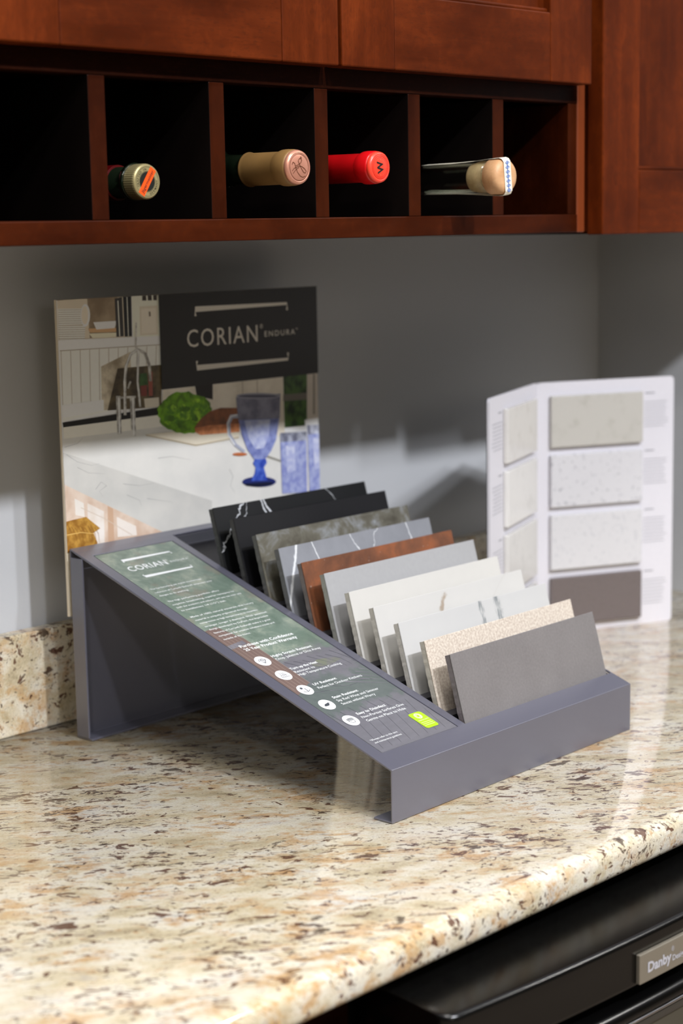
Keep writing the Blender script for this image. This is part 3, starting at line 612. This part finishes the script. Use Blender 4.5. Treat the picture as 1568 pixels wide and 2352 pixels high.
# ------------------------------------------------------------------ open sample folder at the right
FA = Vector((1.4290, -.2286, 0)); FC = Vector((1.2594, -.1487, 0)); FD = Vector((1.0805, -.2220, 0)); FH = .3062
fold = tag(empty('sample_folder', (FC.x, FC.y, 0)), 'white open folder with rows of stone swatches standing on the counter by the side wall', 'sample folder')
def panel(P, Q, zs, m0, m1, cols, nm_side):
    """P: crease, Q: free edge; local frame x from the crease outwards, y toward the viewer"""
    d = (Q-P); L = d.length; d.normalize(); n = Vector((d.y, -d.x, 0))
    if n.y > 0: n = -n
    M = Matrix(((d.x, n.x, 0, P.x-FC.x), (d.y, n.y, 0, P.y-FC.y), (0, 0, 1, 0), (0, 0, 0, 1)))
    bm = bmesh.new(); pts = rrect(.0008, .0, L, FH, .005, 4)
    top = [bm.verts.new((x, 0, z)) for x, z in pts]; bot = [bm.verts.new((x, -.003, z)) for x, z in pts]
    bm.faces.new(top); bm.faces.new(bot)
    for k in range(len(pts)): bm.faces.new((top[k], top[(k+1) % len(pts)], bot[(k+1) % len(pts)], bot[k]))
    o = finish(bm, 'folder_panel', WHITEP, fold); o.matrix_local = M
    bk = boxo('back_cover', (.001, -.0042, .001), (L-.001, -.0031, FH-.001), paint((28, 40, 40), .5, name='dark_cover'), o)
    for k, (z0, z1) in enumerate(zs):
        s = boxo('swatch', (m0, .0002, z0), (m1, .0062, z1), cols[k], o); bev(s, .0012, 2)
    rz = random.Random(3)
    fT = lambda x, z: (x, .0003, z)
    tx0, tx1 = (m1+.004, L-.008)
    for z0, z1 in zs:
        bm = bmesh.new(); line(bm, fT, [(tx0+.002, z1-.003), (tx0+.015, z1-.003)], .0014)
        for q in range(8): line(bm, fT, [(tx0, z1-.014-.0042*q), (tx1-rz.uniform(0, .006), z1-.014-.0042*q)], .0007)
        finish(bm, 'small_print', paint((150, 150, 156), .5, name='grey_print'), o)
    return o
def spk(a, b, sc, lo=.5, hi=.7):
    t = NT('swatch_stone'); return t.out(t.mix(t.sm(t.noise(sc, 5, .65), lo, hi), lin(a), lin(b)), .25, spec=.5)
ZR = [(.2280, .2900), (.1555, .2195), (.0790, .1465), (.0100, .0693)]
panel(FC, FA, ZR, .0165, .1415, [spk((188, 185, 178), (178, 175, 167), 60), spk((206, 205, 208), (160, 160, 166), 160, .56, .66), spk((206, 205, 207), (190, 190, 194), 200, .55, .66), spk((108, 99, 98), (100, 92, 89), 300)], 1)
ZLt = [(.2280, .2900), (.1555, .2195), (.0790, .1465), (.0100, .0693)]
panel(FC, FD, ZLt, .0190, .1420, [spk((212, 209, 204), (200, 196, 190), 60), spk((218, 216, 212), (208, 206, 202), 50), spk((208, 206, 202), (198, 196, 192), 50), spk((196, 194, 190), (186, 184, 180), 80)], -1)
boxo('spine_tape', (-.0018, -.0010, .0005), (.0018, .0032, FH-.0005), WHITEP, fold)

# ------------------------------------------------------------------ bottles lying in the cubbies (neck outwards, along -y)
def bottle(name, x, y, z, label, parts, neck, r_body=.0375, glass=None, tilt=(0, 0), yend=-.03):
    e = tag(empty(name, (x, y, z)), label, 'bottle', 'bottles lying in the cubbies')
    e.rotation_euler = (tilt[0], 0, tilt[1])
    L = yend - y
    bm = bmesh.new(); P = [(neck, .012), (neck, .075), (neck*1.05, .085)]
    for k in range(9):
        a = k/8; P.append((neck*1.05+(r_body-neck*1.05)*(1-math.cos(math.pi*a))/2, .085+.05*a))
    P += [(r_body, L-.006), (r_body-.004, L)]
    lathe(bm, P); finish(bm, 'glass_body', glass or GLASSD, e, smooth=False)
    parts(e); return e
tt = NT('dark_glass'); GLASSD = tt.out(tt.mix(tt.noise(30), (.004, .008, .004), (.008, .012, .006)), .08, spec=.6)
def disc_f(y): return lambda a, b: (a, y, b)
def circ_text(bm, s, f, r, a0, a1, cap, mi, flip=False):
    for k, ch in enumerate(s):
        if ch == ' ': continue
        a = a0+(a1-a0)*k/max(1, len(s)-1)
        add_text(bm, ch, f, r*math.cos(a), r*math.sin(a), cap, None, .01, mi, centre=True, rot=a+(math.pi/2 if flip else -math.pi/2))
def p_jager(e):
    gold = paint((184, 170, 122), .32, metal=.5, name='pale_gold'); bm = bmesh.new(); seg = 96; R_ = .0142
    rings = []
    for r, d in ((R_, .013), (R_, .0022), (R_-.0004, .0008), (R_-.0014, 0)):
        rings.append([bm.verts.new(((r+(.00022 if (k % 2 and d > .002) else 0))*math.cos(2*math.pi*k/seg), d, (r+(.00022 if (k % 2 and d > .002) else 0))*math.sin(2*math.pi*k/seg))) for k in range(seg)])
    for i in range(3):
        for k in range(seg): bm.faces.new((rings[i][k], rings[i][(k+1) % seg], rings[i+1][(k+1) % seg], rings[i+1][k]))
    bm.faces.new(rings[-1]); bm.faces.new(rings[0]); cap = finish(bm, 'screw_cap', gold, e)
    bm = bmesh.new(); f = disc_f(-.0001)
    line(bm, f, circ(0, 0, .0117, n=49, a1=2*math.pi-1e-3)+[(.0117, 0)], .00025, 1)
    poly(bm, disc_f(-.00008), circ(0, 0, .0078, n=40), 1)
    line(bm, disc_f(-.00014), circ(0, 0, .0082, n=49, a1=2*math.pi-1e-3)+[(.0082, 0)], .0003, 1)
    A_ = math.radians(57); c, s = math.cos(A_), math.sin(A_); g = lambda a, b: (a*c-b*s, -.0002, a*s+b*c)
    poly(bm, g, [(-.0122, -.0034), (.0122, -.0034), (.0122, .0034), (-.0122, .0034)], 0)
    add_text(bm, 'Jägermeister', lambda a, b: (a*c-b*s, -.00026, a*s+b*c), 0, 0, .0030, .0215, .012, 1, centre=True)
    circ_text(bm, 'CRAFTED IN', disc_f(-.00012), .0099, math.radians(200), math.radians(100), .0019, 1); circ_text(bm, 'GERMANY', disc_f(-.00012), .0099, math.radians(-72), math.radians(2), .0019, 1, True)
    finish(bm, 'cap_label', [paint((240, 84, 20), .4, name='orange_print'), paint((26, 28, 24), .4, name='black_print')], cap)
    bm = bmesh.new(); lathe(bm, [(.0144, .036), (.0146, .0365), (.0146, .062), (.0144, .0625)]); finish(bm, 'neck_band', paint((80, 4, 6), .35, name='red_band'), e)
    bm = bmesh.new(); lathe(bm, [(.0150, .0135), (.0156, .0145), (.0150, .018)]); finish(bm, 'neck_ring', GLASSD, e)
bottle('liqueur_bottle', .531, -.3141, .5326, 'dark bottle with a pale gold screw cap crossed by an orange stripe, in a cubby', p_jager, .0128)
def capsule(e, side, top, R_, r_neck, L, capname, deco):
    bm = bmesh.new(); lathe(bm, [(r_neck+.0004, L), (r_neck, L-.001), (r_neck-.0006, L-.004), (r_neck-.0008, .022), (r_neck-.0004, .0205), (R_-.0002, .017), (R_, .013), (R_-.0003, .006), (R_-.0012, .0038)]); finish(bm, 'capsule', side, e)
    bm = bmesh.new(); lathe(bm, [(R_-.0013, .005), (R_-.0008, .0030), (R_-.0014, .0010), (R_-.0030, 0), (R_-.0034, .0), (R_-.0037, .0004), (R_-.0040, .0002), (.002, .0002)], 56)
    c = finish(bm, capname, top, e); deco(c, R_-.0040)
def p_copper(e):
    def deco(c, r):
        bm = bmesh.new(); f = lambda a, b: (a, -.00005, b); k = r/11
        q = lambda P, w=.00055: line(bm, f, [(a*k, b*k) for a, b in P], w)
        q(circ(0, 0, 10.6, n=49, a1=2*math.pi-1e-3)+[(10.6, 0)], .0004)
        q([(-8, -3), (-6, -1), (-3, 0), (0, 1), (3, .6), (6, -1), (8, -3), (7, -4.6), (5, -4), (2.5, -1), (0, 3), (-1, 5), (0, 6.6), (2, 7), (3, 5.6), (2, 3.6), (-1, 2), (-4, 1)])
        q([(-8, 2), (-7, 4), (-5, 3), (-4, 0), (-2, -4), (1, -7), (4, -8), (7, -7)]); q([(-7, -5), (-4, -2), (0, 0)]); q([(1, 7), (2, 8.4), (3, 7)])
        finish(bm, 'monogram', paint((120, 72, 48), .4, metal=.5, name='engraved_copper'), c)
    capsule(e, paint((132, 100, 56), .5, .06, 200, metal=.15, name='bronze_foil'), paint((206, 144, 120), .32, metal=.45, name='rose_copper'), .0154, .0146, .060, 'copper_disc', deco)
bottle('wine_bottle', .655, -.3643, .5436, 'wine bottle with bronze foil capsule and an engraved copper disc, in a cubby', p_copper, .0132)
def p_red(e):
    def deco(c, r):
        bm = bmesh.new(); f = lambda a, b: (a, -.00006, b)
        line(bm, f, circ(0, 0, r*.93, n=49, a1=2*math.pi-1e-3)+[(r*.93, 0)], .00035, 1); line(bm, f, circ(0, 0, r*.80, n=49, a1=2*math.pi-1e-3)+[(r*.80, 0)], .0002, 1)
        add_text(bm, 'W', f, 0, 0, .0074, .0112, .03, 0, centre=True, rot=math.radians(97))
        for s_ in (-1, 1): poly(bm, f, circ(.0004, s_*.0067, .0004, n=10), 2)
        finish(bm, 'monogram', [paint((30, 28, 26), .4), paint((190, 30, 20), .4), paint((240, 120, 90), .4)], c)
    capsule(e, paint((206, 14, 20), .32, .04, 60, name='red_foil'), paint((244, 66, 46), .32, name='bright_red_foil'), .0149, .0138, .085, 'red_disc', deco)
bottle('wine_bottle', .777, -.3446, .5456, 'wine bottle sealed in bright red foil with a black W on its end', p_red, .0120)
def p_teq(e):
    t = NT('pale_turned_wood'); wv = t.noise(160, 4, .6, t.map(sc=(.12, 1, 1)), dist=1); PW_ = t.out(t.mix(wv, lin((178, 128, 84)), lin((216, 172, 128))), .5)
    t = NT('cork'); CK = t.out(t.mix(t.noise(260, 4, .7), lin((168, 138, 94)), lin((206, 182, 136))), .8)
    bm = bmesh.new(); lathe(bm, [(.0150, .0185), (.0165, .0172), (.0166, .0060), (.0160, .0030), (.0140, .0006), (.010, 0)], 56); finish(bm, 'wooden_stopper', PW_, e)
    bm = bmesh.new(); lathe(bm, [(.0118, .0186), (.0120, .030), (.0112, .0385), (.0108, .040)]); finish(bm, 'cork', CK, e)
    # paper tax strip over the stopper and down both sides of the neck
    STR = paint((232, 224, 204), .55, name='cream_paper'); BLU = paint((40, 104, 190), .5, name='blue_print')
    path = [(.100, .0137), (.060, .0142), (.040, .0150), (.0186, .0166), (.0045, .0172), (.0015, .0162), (-.0004, .0135), (-.0004, 0)]
    full = path + [(d, -h) for d, h in reversed(path[:-1])]
    bm = bmesh.new(); a0 = math.radians(6); hw = .0050; rows = []
    for i, (d, h) in enumerate(full):
        i0, i1 = max(i-1, 0), min(i+1, len(full)-1); tx, tz = full[i1][0]-full[i0][0], full[i1][1]-full[i0][1]; n = math.hypot(tx, tz); nx, nz = -tz/n, tx/n
        s_ = -1 if True else 1
        rows.append([(q*math.cos(a0)-(h+o*nz*s_)*math.sin(a0), d+o*nx*s_, q*math.sin(a0)+(h+o*nz*s_)*math.cos(a0)) for q, o in ((-hw, 0), (hw, 0), (hw, .0002), (-hw, .0002))])
    sweep(bm, rows); st = finish(bm, 'paper_strip', STR, e)
    bm = bmesh.new(); f = lambda a, b: (a*math.cos(a0)-b*math.sin(a0), -.00075, a*math.sin(a0)+b*math.cos(a0))
    for k in range(-3, 4):
        z = k*.0042
        poly(bm, f, [(-.0009, z), (0, z-.0013), (.0009, z), (0, z+.0013)]); poly(bm, f, circ(0, z+.0021, .00045, n=8))
        for w_ in (.0022, .0032): line(bm, f, [(-w_, z), (0, z+w_*.62), (w_, z), (0, z-w_*.62), (-w_, z)], .0003)
    finish(bm, 'blue_pattern', BLU, st)
tt = NT('clear_glass'); CG = tt.out((.93, .97, .93, 1), .02); tt.b.inputs['Transmission Weight'].default_value = 1; tt.b.inputs['IOR'].default_value = 1.45
def clear_bottle():
    x, y, z = .900, -.3916, .5370
    e = tag(empty('spirits_bottle', (x, y, z)), 'clear glass bottle with pale wooden stopper under a blue patterned paper strip', 'bottle', 'bottles lying in the cubbies')
    L = .345
    bm = bmesh.new(); O = [(.0128, .0190), (.0150, .0196), (.0150, .030), (.0136, .036), (.0136, .090)]
    for k in range(9): O.append((.0136+.0199*(1-math.cos(math.pi*k/8))/2, .10+.05*k/8))
    O += [(.0335, L-.004), (.030, L)]
    I = [(.0300-.003, L-.008), (.0335-.0025, L-.012)] + [(max(.0108, r-.0025), d) for r, d in reversed(O[4:-2])] + [(.0110, .035), (.0121, .0190)]
    P = O + I; seg = 48; rings = [[bm.verts.new((r*math.cos(2*math.pi*k/seg), d, r*math.sin(2*math.pi*k/seg))) for k in range(seg)] for r, d in P]
    n = len(rings)
    for i in range(n):
        if i == len(O)-1: continue
        for k in range(seg):
            f_ = bm.faces.new((rings[i][k], rings[i][(k+1) % seg], rings[(i+1) % n][(k+1) % seg], rings[(i+1) % n][k])); f_.smooth = True
    bm.faces.new(rings[len(O)-1]); bm.faces.new(rings[len(O)])
    finish(bm, 'glass_body', CG, e); p_teq(e)
clear_bottle()
